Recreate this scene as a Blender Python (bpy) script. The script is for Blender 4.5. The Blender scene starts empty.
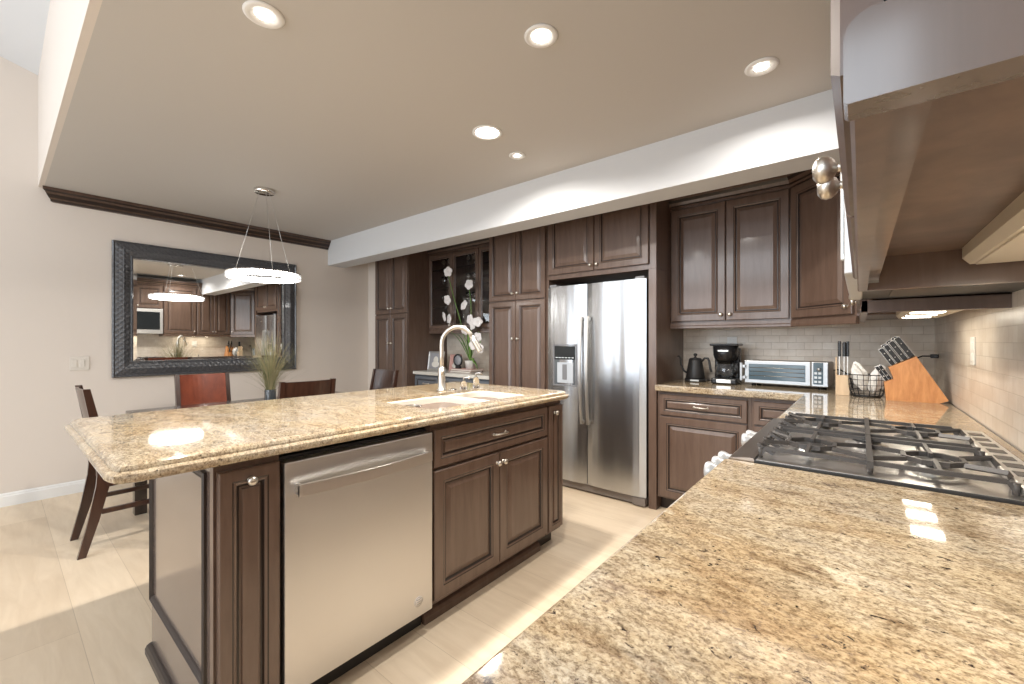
import bpy, bmesh, math, random
from mathutils import Vector, Matrix, geometry
PI = math.pi
S = bpy.context.scene
C = S.collection
random.seed(7)

# ------------------------------------------------------------------ camera, world, light, exposure
cd = bpy.data.cameras.new('camera'); cam = bpy.data.objects.new('camera', cd); C.objects.link(cam)
cam.location = (0, 0, 1.25)
cam.rotation_euler = (PI/2, 0, math.atan2(348, 424))
cd.sensor_width = 36; cd.lens = 36*424/1024; cd.clip_start = .02
S.camera = cam
S.view_settings.view_transform = 'Standard'; S.view_settings.look = 'None'
S.view_settings.gamma = 1; S.view_settings.use_curve_mapping = False
S.view_settings.exposure = 0.28
w = bpy.data.worlds.new('sky'); S.world = w; w.use_nodes = True
wn = w.node_tree.nodes; wl = w.node_tree.links
bg = wn['Background']; bg.inputs['Strength'].default_value = 1.0
bg.inputs['Color'].default_value = (.80, .90, 1, 1)

def area(name, loc, rot, sx, sy, power, color=(1, 1, 1), shape='RECTANGLE', parent=None, spread=None):
    l = bpy.data.lights.new(name, 'AREA'); l.shape = shape; l.size = sx
    if shape == 'RECTANGLE': l.size_y = sy
    l.energy = power; l.color = color
    if spread: l.spread = spread
    o = bpy.data.objects.new(name, l); C.objects.link(o); o.location = loc; o.rotation_euler = rot
    if parent: o.parent = parent
    return o

YB = -3.6            # wall with the windows, behind the camera
WARM = (1, .95, .88)
# daylight coming in through the two wide openings behind the camera
area('daylight_door', (-3.45, YB+.03, 1.2), (PI/2, 0, 0), 2.5, 2.2, 62, (.86, .93, 1))
area('daylight_window', (-.95, YB+.03, 1.55), (PI/2, 0, 0), 1.7, 1.3, 34, (.84, .92, 1))
area('daylight_clerestory', (-1.95, YB+.03, 3.1), (PI/2, 0, 0), 4.5, .9, 72, (.82, .91, 1))  # unseen high window, its light strengthened to brighten the nearest cabinet's end board

# ------------------------------------------------------------------ materials
def new_mat(name):
    m = bpy.data.materials.new(name); m.use_nodes = True
    return m, m.node_tree.nodes, m.node_tree.links, m.node_tree.nodes['Principled BSDF']
def plain(name, col, rough=.5, metal=0, coat=0, emit=None, es=0, trans=0, ior=1.45, alpha=1):
    m, n, l, b = new_mat(name)
    b.inputs['Base Color'].default_value = (*col, 1); b.inputs['Roughness'].default_value = rough
    b.inputs['Metallic'].default_value = metal; b.inputs['Coat Weight'].default_value = coat
    b.inputs['Coat Roughness'].default_value = .12
    b.inputs['Transmission Weight'].default_value = trans; b.inputs['IOR'].default_value = ior
    if emit: b.inputs['Emission Color'].default_value = (*emit, 1); b.inputs['Emission Strength'].default_value = es
    return m
def ramp(n, stops):
    r = n.new('ShaderNodeValToRGB'); e = r.color_ramp.elements
    e[0].position, e[0].color = stops[0][0], (*stops[0][1], 1)
    e[1].position, e[1].color = stops[-1][0], (*stops[-1][1], 1)
    for p, c in stops[1:-1]:
        k = e.new(p); k.color = (*c, 1)
    return r
def coords(n, l, scale=(1, 1, 1), rot=(0, 0, 0), kind='Position'):
    if kind == 'Position': g = n.new('ShaderNodeNewGeometry'); o = g.outputs['Position']
    else: g = n.new('ShaderNodeTexCoord'); o = g.outputs[kind]
    mp = n.new('ShaderNodeMapping'); mp.inputs['Scale'].default_value = scale; mp.inputs['Rotation'].default_value = rot
    l.new(o, mp.inputs['Vector']); return mp.outputs['Vector']
def noise(n, l, vec, scale, detail=4, rough=.55, dist=0):
    t = n.new('ShaderNodeTexNoise'); t.inputs['Scale'].default_value = scale; t.inputs['Detail'].default_value = detail
    t.inputs['Roughness'].default_value = rough; t.inputs['Distortion'].default_value = dist
    l.new(vec, t.inputs['Vector']); return t.outputs['Fac']
def mix(n, l, fac, a, b, mode='MIX'):
    x = n.new('ShaderNodeMix'); x.data_type = 'RGBA'; x.blend_type = mode
    for s, v in ((x.inputs[0], fac), (x.inputs[6], a), (x.inputs[7], b)):
        if isinstance(v, (int, float)): s.default_value = v
        elif isinstance(v, tuple): s.default_value = (*v, 1)
        else: l.new(v, s)
    return x.outputs[2]
def bump(n, l, b, h, strength=.2, dist=.002):
    u = n.new('ShaderNodeBump'); u.inputs['Strength'].default_value = strength; u.inputs['Distance'].default_value = dist
    l.new(h, u.inputs['Height']); l.new(u.outputs['Normal'], b.inputs['Normal']); return u

def wood_mat(name, dark, light, rough=.3, coat=.35, scale=(14, 14, 1.6)):
    m, n, l, b = new_mat(name)
    v = coords(n, l, scale, kind='Object')
    f = noise(n, l, v, 2.2, 5, .6, .4)
    r = ramp(n, [(.3, dark), (.72, light)]); l.new(f, r.inputs['Fac'])
    l.new(r.outputs['Color'], b.inputs['Base Color'])
    b.inputs['Roughness'].default_value = rough; b.inputs['Coat Weight'].default_value = coat
    b.inputs['Coat Roughness'].default_value = .12
    return m
WOOD = wood_mat('espresso_wood', (.098, .058, .041), (.142, .091, .067), .36, .35)
WOODD = wood_mat('espresso_wood_interior', (.10, .060, .042), (.17, .11, .08), .5, .1, (6, 6, 6))
POLISH = wood_mat('lacquered_espresso_wood', (.105, .075, .062), (.135, .097, .082), .22, .62)
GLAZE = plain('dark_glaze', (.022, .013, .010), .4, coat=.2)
CROWNW = wood_mat('crown_wood', (.060, .032, .020), (.095, .053, .036), .36, .35)
CHAIRW = wood_mat('chair_wood', (.030, .012, .008), (.065, .027, .016), .28, .4)
CHERRY = wood_mat('cherry_wood', (.17, .030, .012), (.30, .065, .026), .3, .4, (8, 8, 3))
TABLEW = wood_mat('table_wood', (.03, .02, .016), (.05, .034, .026), .22, .5)
BLOCKW = wood_mat('knife_block_wood', (.50, .20, .065), (.68, .32, .12), .42, .1, (26, 26, 5))
PALEW = wood_mat('pale_wood', (.60, .43, .27), (.70, .53, .35), .5, 0, (20, 20, 3))

def granite():
    m, n, l, b = new_mat('granite')
    a = math.radians(38)
    v = coords(n, l, (1, 1, 1)); vs = coords(n, l, (1.0, 2.1, 2), (0, 0, a))
    big = noise(n, l, vs, 3.6, 6, .66, 1.1)
    r1 = ramp(n, [(.30, (.40, .37, .32)), (.42, (.58, .50, .38)), (.50, (.60, .48, .30)), (.58, (.46, .31, .14)), (.64, (.34, .21, .10)), (.70, (.54, .43, .27)), (.8, (.44, .39, .32))])
    l.new(big, r1.inputs['Fac'])
    mid = noise(n, l, vs, 19, 8, .76, .9)
    r2 = ramp(n, [(.33, (.10, .075, .06)), (.42, (.38, .31, .23)), (.50, (.62, .54, .41)), (.60, (.78, .70, .55)), (.72, (.50, .34, .18))])
    l.new(mid, r2.inputs['Fac'])
    c = mix(n, l, .55, r1.outputs['Color'], r2.outputs['Color'])
    fine = noise(n, l, coords(n, l, (1, 1.5, 1), (0, 0, a)), 110, 6, .75, .3)
    r3 = ramp(n, [(.36, (.22, .17, .13)), (.46, (.72, .66, .58)), (.58, (1, 1, 1)), (.75, (.86, .74, .6))])
    l.new(fine, r3.inputs['Fac'])
    c = mix(n, l, .85, c, r3.outputs['Color'], 'MULTIPLY')
    # sparse dark mineral flecks
    fl = noise(n, l, coords(n, l, (1, 1.5, 1), (0, 0, a)), 52, 4, .65, .6); fr = ramp(n, [(.63, (0, 0, 0)), (.68, (1, 1, 1))]); l.new(fl, fr.inputs['Fac'])
    c = mix(n, l, fr.outputs['Color'], c, (.055, .035, .028))
    vn = noise(n, l, vs, 5.5, 6, .7, 1.2); vr = ramp(n, [(.63, (0, 0, 0)), (.70, (.8, .8, .8))]); l.new(vn, vr.inputs['Fac'])
    c = mix(n, l, vr.outputs['Color'], c, (.12, .07, .045))
    lg = noise(n, l, coords(n, l, (.8, 1.3, 1)), 1.5, 4, .55, 1.0); lr = ramp(n, [(.36, (.93, .93, .97)), (.48, (1, .98, .93)), (.60, (.96, .86, .68)), (.68, (.86, .71, .50))]); l.new(lg, lr.inputs['Fac'])
    c = mix(n, l, .85, c, lr.outputs['Color'], 'MULTIPLY')
    bl = noise(n, l, coords(n, l, (1, 1.7, 1), (0, 0, a)), 7, 7, .72, 1.4); b2 = ramp(n, [(.60, (0, 0, 0)), (.70, (.7, .7, .7))]); l.new(bl, b2.inputs['Fac'])
    c = mix(n, l, b2.outputs['Color'], c, (.20, .115, .06))
    cr_ = noise(n, l, coords(n, l, (1.2, 2.4, 1), (0, 0, a)), 6, 3, .5, .8); b3 = ramp(n, [(.68, (0, 0, 0)), (.73, (.5, .5, .5))]); l.new(cr_, b3.inputs['Fac'])
    c = mix(n, l, b3.outputs['Color'], c, (.80, .72, .54))
    g2 = noise(n, l, coords(n, l), 210, 3, .6, .2); r5 = ramp(n, [(.36, (.50, .44, .38)), (.50, (1, 1, 1)), (.66, (1.0, .97, .93))]); l.new(g2, r5.inputs['Fac'])
    c = mix(n, l, .75, c, r5.outputs['Color'], 'MULTIPLY')
    g3 = noise(n, l, coords(n, l), 75, 4, .7, .4); b5 = ramp(n, [(.60, (0, 0, 0)), (.66, (.75, .75, .75))]); l.new(g3, b5.inputs['Fac'])
    c = mix(n, l, b5.outputs['Color'], c, (.22, .15, .10))
    hs = n.new('ShaderNodeHueSaturation'); hs.inputs['Saturation'].default_value = .88; hs.inputs["Value"].default_value = .90
    l.new(c, hs.inputs['Color']); l.new(hs.outputs['Color'], b.inputs['Base Color'])
    b.inputs['Roughness'].default_value = .05; b.inputs['IOR'].default_value = 1.5
    return m
GRAN = granite()

def tile(name, axes):
    m, n, l, b = new_mat(name)
    g = n.new('ShaderNodeNewGeometry'); sp = n.new('ShaderNodeSeparateXYZ'); cb = n.new('ShaderNodeCombineXYZ')
    l.new(g.outputs['Position'], sp.inputs[0])
    l.new(sp.outputs[axes[0]], cb.inputs[0]); l.new(sp.outputs[axes[1]], cb.inputs[1])
    br = n.new('ShaderNodeTexBrick'); l.new(cb.outputs[0], br.inputs['Vector'])
    br.inputs['Scale'].default_value = 1; br.inputs['Brick Width'].default_value = .104
    br.inputs['Row Height'].default_value = .052; br.inputs['Mortar Size'].default_value = .0016
    br.inputs['Mortar Smooth'].default_value = .3; br.inputs['Bias'].default_value = 0
    br.inputs['Color1'].default_value = (.70, .62, .53, 1); br.inputs['Color2'].default_value = (.80, .73, .64, 1)
    br.inputs['Mortar'].default_value = (.62, .55, .46, 1)
    f = noise(n, l, g.outputs['Position'], 9, 6, .65); r = ramp(n, [(.3, (.80, .74, .68)), (.7, (1, 1, 1))]); l.new(f, r.inputs['Fac'])
    c = mix(n, l, .8, br.outputs['Color'], r.outputs['Color'], 'MULTIPLY')
    l.new(c, b.inputs['Base Color']); b.inputs['Roughness'].default_value = .32
    iv = n.new('ShaderNodeInvert'); l.new(br.outputs['Fac'], iv.inputs['Color']); bump(n, l, b, iv.outputs[0], .6, .002)
    return m
TILE_R = tile('travertine_tile_side', (1, 2)); TILE_B = tile('travertine_tile_back', (0, 2))

def floor_mat():
    m, n, l, b = new_mat('oak_floor')
    v = coords(n, l)
    br = n.new('ShaderNodeTexBrick'); l.new(v, br.inputs['Vector'])
    br.inputs['Scale'].default_value = 1; br.inputs['Brick Width'].default_value = 1.9
    br.inputs['Row Height'].default_value = .23; br.inputs['Mortar Size'].default_value = .0012; br.offset = .37
    br.inputs['Color1'].default_value = (.70, .565, .41, 1); br.inputs['Color2'].default_value = (.78, .645, .48, 1)
    br.inputs['Mortar'].default_value = (.56, .44, .31, 1)
    g = noise(n, l, coords(n, l, (1.4, 9, 1)), 2.2, 6, .6, .6)
    r = ramp(n, [(.25, (.84, .80, .76)), (.65, (1, 1, 1))]); l.new(g, r.inputs['Fac'])
    c = mix(n, l, .8, br.outputs['Color'], r.outputs['Color'], 'MULTIPLY')
    l.new(c, b.inputs['Base Color']); b.inputs['Roughness'].default_value = .42
    return m
FLOOR = floor_mat()
def paint(name, col):
    m, n, l, b = new_mat(name)
    b.inputs['Base Color'].default_value = (*col, 1); b.inputs['Roughness'].default_value = .75
    f = noise(n, l, coords(n, l), 160, 3); bump(n, l, b, f, .06, .002)
    return m
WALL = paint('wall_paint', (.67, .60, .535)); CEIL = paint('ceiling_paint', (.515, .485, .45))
WHITE = paint('white_paint', (.64, .65, .665)); TRIMW = plain('white_trim', (.80, .79, .77), .35)

def steel(name, col=(.62, .61, .60), rough=.26, st=(90, 90, .8), wav=.35):
    m, n, l, b = new_mat(name)
    b.inputs['Base Color'].default_value = (*col, 1); b.inputs['Metallic'].default_value = 1
    f = noise(n, l, coords(n, l, st), 4, 3, .6)
    mr = n.new('ShaderNodeMapRange'); l.new(f, mr.inputs[0]); mr.inputs[3].default_value = rough-.015; mr.inputs[4].default_value = rough+.02
    b.inputs['Roughness'].default_value = rough
    wv = noise(n, l, coords(n, l, (5, 5, .5)), 1.3, 1, .4)
    bump(n, l, b, wv, wav, .02)
    return m
STEEL = steel('brushed_steel', (.60, .59, .58), rough=.44, wav=.2); STEELF = steel('brushed_steel_fridge', (.50, .51, .525), .27, wav=.8)
STEELP = plain('satin_steel', (.72, .70, .67), .36, 1)
CHROME = plain('polished_chrome', (.80, .78, .75), .08, 1); NICKEL = plain('brushed_nickel', (.66, .62, .56), .33, 1)
DECK = plain('cooktop_steel', (.85, .82, .79), .30, 1)
PANELS = plain('bronze_tinted_steel', (.34, .29, .25), .28, 1)
IRON = plain('cast_iron', (.075, .068, .064), .4, .2); BLACK = plain('black_plastic', (.012, .012, .013), .25)
BLACKM = plain('matt_black', (.025, .024, .024), .45); DGLASS = plain('dark_glass', (.015, .018, .02), .06)
BLUEG = plain('blue_tinted_oven_glass', (.07, .11, .14), .12, coat=.4)
GREYP = plain('grey_plastic', (.18, .18, .19), .4); WPL = plain('white_plastic', (.78, .76, .72), .35); PLATE = plain('beige_plastic', (.66, .61, .545), .4)
CREAM = plain('fixture_cream', (.62, .55, .44), .4)
GLASS = plain('clear_glass', (1, 1, 1), .02, trans=1, ior=1.45)
MIRROR = plain('mirror_silver', (.88, .89, .88), .01, 1)
SINKM = plain('sink_composite', (.80, .74, .64), .25)
DESKTOP = plain('pale_stone', (.70, .67, .61), .2); BLUEGREY = plain('blue_grey_cabinet', (.15, .165, .19), .35, coat=.2)
LAMPW = plain('lamp_lens', (1, 1, 1), .4, emit=(1, .95, .86), es=14)
LAMPU = plain('undercabinet_lens', (1, 1, .95), .4, emit=(1, .93, .78), es=6)
RINGM = plain('ring_light', (1, 1, 1), .3, emit=(1, .97, .92), es=20)
LEAFG = plain('orchid_green', (.18, .33, .07), .45); PETAL = plain('orchid_petal', (.85, .80, .78), .5)
GRASS1 = plain('dry_grass', (.36, .31, .17), .7); GRASS2 = plain('green_grass', (.20, .21, .09), .7)
CLOTH = plain('white_cloth', (.78, .76, .72), .9); WIRE = plain('black_wire', (.03, .03, .03), .35, .6)
CRYST = plain('crystal', (.62, .62, .62), .08, .4, emit=(1, .98, .95), es=.42, coat=1)
FRAMEW = plain('frame_silver', (.55, .54, .52), .3, .6); PHOTO1 = plain('photo_print', (.33, .33, .35), .3)
PHOTO2 = plain('pink_print', (.55, .32, .28), .4); BOOKC = plain('brown_book_cover', (.15, .09, .06), .5); PAPER = plain('paper', (.75, .71, .64), .8)
DARKPOT = plain('dark_glass_vase', (.05, .055, .06), .1, coat=.5)
def embossed():
    m, n, l, b = new_mat('embossed_black_frame')
    b.inputs['Base Color'].default_value = (.065, .066, .072, 1); b.inputs['Roughness'].default_value = .3; b.inputs['Coat Weight'].default_value = .3
    g = n.new('ShaderNodeNewGeometry'); sp = n.new('ShaderNodeSeparateXYZ'); cb = n.new('ShaderNodeCombineXYZ')
    l.new(g.outputs['Position'], sp.inputs[0]); l.new(sp.outputs[1], cb.inputs[0]); l.new(sp.outputs[2], cb.inputs[1])
    mp = n.new('ShaderNodeMapping'); mp.inputs['Rotation'].default_value = (0, 0, PI/4); l.new(cb.outputs[0], mp.inputs['Vector'])
    t = n.new('ShaderNodeTexVoronoi'); t.voronoi_dimensions = '2D'; t.distance = 'CHEBYCHEV'; t.inputs['Scale'].default_value = 30; t.inputs['Randomness'].default_value = 0
    l.new(mp.outputs['Vector'], t.inputs['Vector']); bump(n, l, b, t.outputs['Distance'], .8, .009)
    return m
EMB = embossed()

# ------------------------------------------------------------------ mesh helpers
class M:
    def __init__(s): s.b = bmesh.new()
    def _fin(s, faces, mi, smooth=False):
        for f in faces: f.material_index = mi; f.smooth = smooth
    def box(s, a, b, mi=0, bev=0, rot=None, seg=2):
        t = bmesh.new(); bmesh.ops.create_cube(t, size=1)
        a = Vector(a); b = Vector(b); c = (a+b)/2; d = b-a
        for v in t.verts: v.co = Vector((v.co.x*d.x, v.co.y*d.y, v.co.z*d.z))
        if bev: bmesh.ops.bevel(t, geom=t.edges[:], offset=bev, segments=seg, affect='EDGES', profile=.5)
        for v in t.verts: v.co = (rot @ v.co if rot else v.co) + c
        s._merge(t, mi); return s
    def _merge(s, t, mi, smooth=False):
        mp = {v: s.b.verts.new(v.co) for v in t.verts}
        for f in t.faces:
            try: g = s.b.faces.new([mp[v] for v in f.verts]); g.material_index = mi; g.smooth = smooth
            except ValueError: pass
        t.free()
    def rings(s, rings, mi=0, cap0=True, cap1=True, closed=True, smooth=False, mis=None):
        R = [[s.b.verts.new(p) for p in r] for r in rings]; n = len(R[0])
        for k in range(len(R)-1):
            for i in range(n if closed else n-1):
                j = (i+1) % n
                try: f = s.b.faces.new((R[k][i], R[k][j], R[k+1][j], R[k+1][i])); f.smooth = smooth; f.material_index = mis[k] if mis else mi
                except ValueError: pass
        for ok, r, q in ((cap0, R[0], 0), (cap1, R[-1], -1)):
            if ok:
                try: f = s.b.faces.new(r); f.material_index = mis[q] if mis else mi
                except ValueError: pass
        return s
    def lathe(s, prof, c=(0, 0, 0), seg=24, mi=0, axis='z', smooth=True, mat=None):
        c = Vector(c); rr = []
        for r, h in prof:
            ring = []
            for i in range(seg):
                a = 2*PI*i/seg; x, y = max(r, 1e-5)*math.cos(a), max(r, 1e-5)*math.sin(a)
                p = Vector((x, y, h)) if axis == 'z' else (Vector((x, h, y)) if axis == 'y' else Vector((h, x, y)))
                if mat: p = mat @ p
                ring.append(c+p)
            rr.append(ring)
        return s.rings(rr, mi, prof[0][0] < 1e-4, prof[-1][0] < 1e-4, smooth=smooth)
    def cyl(s, p0, p1, r0, r1=None, seg=16, mi=0, smooth=True):
        return s.tube([p0, p1], r0, seg, mi, r1=r1, smooth=smooth)
    def tube(s, pts, r, seg=8, mi=0, r1=None, smooth=True, closed=False, sq=None):
        P = [Vector(p) for p in pts]; n = len(P); rr = []; up = None
        for i, p in enumerate(P):
            if closed: t = (P[(i+1) % n]-P[i-1]).normalized()
            else: t = (P[min(i+1, n-1)]-P[max(i-1, 0)]).normalized()
            if up is None:
                up = Vector((0, 0, 1)) if abs(t.z) < .9 else Vector((1, 0, 0))
            x = t.cross(up).normalized(); y = x.cross(t).normalized(); up = y
            q = r if r1 is None else r+(r1-r)*i/(n-1)
            if callable(r): q = r(i/(n-1))
            ring = []
            for k in range(seg):
                a = 2*PI*(k+.5)/seg
                cx, cy = math.cos(a)*q, math.sin(a)*q
                if sq: cx, cy = cx*sq[0], cy*sq[1]
                ring.append(p+x*cx+y*cy)
            rr.append(ring)
        if closed: rr.append(rr[0]); return s.rings(rr, mi, False, False, smooth=smooth)
        return s.rings(rr, mi, smooth=smooth)
    def prism(s, poly, lo, hi, axis='y', mi=0, holes=()):
        def P(p, h):
            return Vector((p[0], h, p[1])) if axis == 'y' else (Vector((h, p[0], p[1])) if axis == 'x' else Vector((p[0], p[1], h)))
        loops = [poly]+list(holes); flat = [p for lp in loops for p in lp]
        for h in (lo, hi):
            vs = [s.b.verts.new(P(p, h)) for p in flat]
            if h == lo: V0 = vs
            for t in geometry.tessellate_polygon([[Vector((p[0], p[1], 0)) for p in lp] for lp in loops]):
                try: f = s.b.faces.new([vs[i] for i in t]); f.material_index = mi
                except ValueError: pass
        V1 = vs; k = 0
        for lp in loops:
            m = len(lp)
            for i in range(m):
                a, b_ = k+i, k+(i+1) % m
                f = s.b.faces.new((V0[a], V0[b_], V1[b_], V1[a])); f.material_index = mi
            k += m
        return s
    def sphere(s, c, r, mi=0, sc=(1, 1, 1), seg=16, rot=None):
        t = bmesh.new(); bmesh.ops.create_uvsphere(t, u_segments=seg, v_segments=seg//2+2, radius=r)
        for v in t.verts:
            p = Vector((v.co.x*sc[0], v.co.y*sc[1], v.co.z*sc[2])); v.co = (rot @ p if rot else p)+Vector(c)
        s._merge(t, mi, True); return s
    def build(s, name, mats, parent=None, loc=(0, 0, 0), rz=0, rot=None):
        bmesh.ops.recalc_face_normals(s.b, faces=s.b.faces[:])
        me = bpy.data.meshes.new(name); s.b.to_mesh(me); s.b.free()
        for m in (mats if isinstance(mats, (list, tuple)) else [mats]): me.materials.append(m)
        o = bpy.data.objects.new(name, me); C.objects.link(o)
        o.location = loc; o.rotation_euler = rot or (0, 0, rz)
        if parent: o.parent = parent
        return o
def obj_from(mesh, name, parent=None, loc=(0, 0, 0), rot=(0, 0, 0)):
    o = bpy.data.objects.new(name, mesh); C.objects.link(o); o.location = loc; o.rotation_euler = rot
    if parent: o.parent = parent
    return o
def tag(o, label=None, cat=None, group=None, kind=None):
    if label: o['label'] = label
    if cat: o['category'] = cat
    if group: o['group'] = group
    if kind: o['kind'] = kind
    return o
def thing(name, label, cat, loc=(0, 0, 0), rz=0, group=None):
    o = bpy.data.objects.new(name, None); C.objects.link(o); o.empty_display_size = .1
    o.location = loc; o.rotation_euler = (0, 0, rz)
    return tag(o, label, cat, group)
def struct(name, m, mat, **k): return tag(m.build(name, mat, **k), kind='structure')
def copy_tree(o, parent=None):
    c = o.copy(); C.objects.link(c)
    if parent: c.parent = parent
    for ch in list(o.children): copy_tree(ch, c)
    return c
def arc(cx, cy, r, a0, a1, n): return [(cx+r*math.cos(a0+(a1-a0)*i/n), cy+r*math.sin(a0+(a1-a0)*i/n)) for i in range(n+1)]

# ------------------------------------------------------------------ the room
XL, XR, YW, ZC, YD = -5.03, .37, 3.75, 2.48, .215
struct('floor', M().box((XL-.1, YB-.1, -.05), (XR+.1, YW+.1, 0)), FLOOR)
struct('wall_left', M().box((XL-.1, YB-.1, 0), (XL, YW+.1, 5.0)), WALL)
struct('wall_right', M().box((XR, YB-.1, 0), (XR+.1, YW+.1, 5.0)), WALL)
struct('wall_far', M().box((XL, YW, 0), (XR, YW+.1, ZC)).box((XL, 3.13, 0), (-4.855, YW, ZC)), WALL)
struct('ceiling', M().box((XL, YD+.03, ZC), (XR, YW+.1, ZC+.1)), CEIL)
struct('wall_header', M().box((XL, YD, ZC), (XR, YD+.03, 3.38)), WALL)
def zup(y): return 3.36+(YD-y)*.28
struct('ceiling_vaulted', M().prism([(YD+.03, zup(YD+.03)), (YB-.1, zup(YB-.1)), (YB-.1, zup(YB-.1)+.1), (YD+.03, zup(YD+.03)+.1)], XL, XR, 'x'), WHITE)
# window wall behind the camera
O = [(-4.7, -2.2, 0.02, 2.3), (-1.8, -.1, .9, 2.2), (-4.2, .3, 2.65, 3.55)]  # last opening, unseen, widened so its reflection reaches the nearest cabinet's end board
struct('wall_rear', M().prism([(XL, 0), (XR, 0), (XR, 4.5), (XL, 4.5)], YB-.1, YB, 'y', holes=[[(a, c), (b, c), (b, d), (a, d)] for a, b, c, d in O]), WALL)
for i, (a, b, c, d) in enumerate(O):
    m = M(); t = .05
    for q in ((a, c, b, c+t), (a, d-t, b, d), (a, c+t, a+t, d-t), (b-t, c+t, b, d-t), ((a+b)/2-t/2, c+t, (a+b)/2+t/2, d-t)):
        m.box((q[0], YB-.08, q[1]), (q[2], YB-.03, q[3]))
    fr = struct('window_%d' % (i+1), m, TRIMW)
    M().box((a+t, YB-.06, c+t), (b-t, YB-.055, d-t)).build('pane', GLASS, fr)
struct('trim_1', M().box((XL, 2.58, 2.185), (XR, 2.80, ZC)), WHITE)['label'] = 'white dropped ceiling beam'
# dark crown moulding on the left wall (stepped profile swept along y, mitred end)
prof = [(0, 2.375), (.018, 2.378), (.022, 2.395), (.034, 2.405), (.052, 2.43), (.060, 2.445), (.075, 2.455), (.078, 2.478), (0, 2.478)]
m = M(); m.rings([[(XL+x, YD+.02+(.06-x*.8 if x < .075 else 0)*1, z) for x, z in prof], [(XL+x, 2.578, z) for x, z in prof]])
m.b.faces.ensure_lookup_table()
for k in (1, 3, 5): m.b.faces[k].material_index = 1
struct('trim_2', m, [CROWNW, GLAZE])['label'] = 'dark wood crown moulding'
bp = [(0, 0), (.016, 0), (.016, .075), (.011, .082), (.011, .09), (.005, .10), (0, .10)]
struct('baseboard_left', M().rings([[(XL+x, YB, z) for x, z in bp], [(XL+x, 3.13, z) for x, z in bp]]), TRIMW)
struct('trim_3', M().box((XR-.008, -.6, .936), (XR, YW, 1.43)), TILE_R)['label'] = 'travertine tile backsplash on the side wall'
struct('trim_4', M().box((-1.17, YW-.008, .936), (XR-.008, YW, 1.43)), TILE_B)['label'] = 'travertine tile backsplash behind the appliances'
struct('trim_5', M().box((-4.17, YW-.008, .90), (-2.86, YW, 1.43)), TILE_B)['label'] = 'travertine tile behind the desk'

# ------------------------------------------------------------------ cabinets
def knob_mesh():
    m = M()
    m.lathe([(.0, 0), (.009, 0), (.009, -.003), (.0045, -.005), (.0045, -.008), (.009, -.010), (.0132, -.015), (.0142, -.020), (.0125, -.025), (.007, -.0285), (0, -.029)], seg=18, axis='y')
    o = m.build('knob', NICKEL); me = o.data; bpy.data.objects.remove(o); return me
KNOB = knob_mesh()
def pull_mesh():
    m = M(); m.tube([(-.045, 0, 0), (-.045, -.018, 0), (-.03, -.024, 0), (.03, -.024, 0), (.045, -.018, 0), (.045, 0, 0)], .0045, 8)
    m.sphere((-.045, -.001, 0), .008, sc=(1, .4, 1)); m.sphere((.045, -.001, 0), .008, sc=(1, .4, 1))
    o = m.build('pull', NICKEL); me = o.data; bpy.data.objects.remove(o); return me
PULL = pull_mesh()
def rect(x0, z0, x1, z1, y): return [(x0, y, z0), (x1, y, z0), (x1, y, z1), (x0, y, z1)]
def door_mesh(w, h, s=.055, glass=False, raised=True):
    m = M()
    seq = [(0, 0, 0), (0, -.017, 0), (.004, -.021, 0), (s-.006, -.021, 0), (s-.002, -.0195, 1), (s+.001, -.0205, 0), (s+.006, -.018, 0), (s+.010, -.011, 1), (s+.015, -.011, 1)]
    g = min(w, h)/2-s
    if raised: seq += [(s+.019, -.0125, 0), (s+min(.036, g*.5), -.018, 0), (s+min(.038, g*.55), -.019, 0)]
    if glass:
        seq = [(0, 0, 0), (0, -.017, 0), (.004, -.021, 0), (s-.012, -.021, 0), (s-.006, -.016, 1), (s, -.014, 0), (s, 0, 0)]
        m.rings([rect(i, i, w-i, h-i, y) for i, y, _ in seq], cap0=False, cap1=False, mis=[q[2] for q in seq[1:]])
        m.rings([rect(0, 0, w, h, 0), rect(s, s, w-s, h-s, 0)], cap0=False, cap1=False)
        return m
    m.rings([rect(i, i, w-i, h-i, y) for i, y, _ in seq], mis=[q[2] for q in seq[1:]]+[0])
    return m
def crown_part(P, w, z, x0=0, x1=None, l=False, r=False, d=.06):
    x1 = w if x1 is None else x1
    pr = [(0, 0), (-.012, 0), (-.014, .018), (-.026, .024), (-.034, .045), (-.050, .062), (-.054, .080), (-.066, .086), (-.068, .105), (0, .105)]
    m = M(); m.rings([[(x0+(y if l else 0), y, z+q) for y, q in pr], [(x1-(y if r else 0), y, z+q) for y, q in pr]])
    m.b.faces.ensure_lookup_table()
    for k in (2, 4, 6): m.b.faces[k].material_index = 1
    return m.build('crown_moulding', [WOOD, GLAZE], P)
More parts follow.
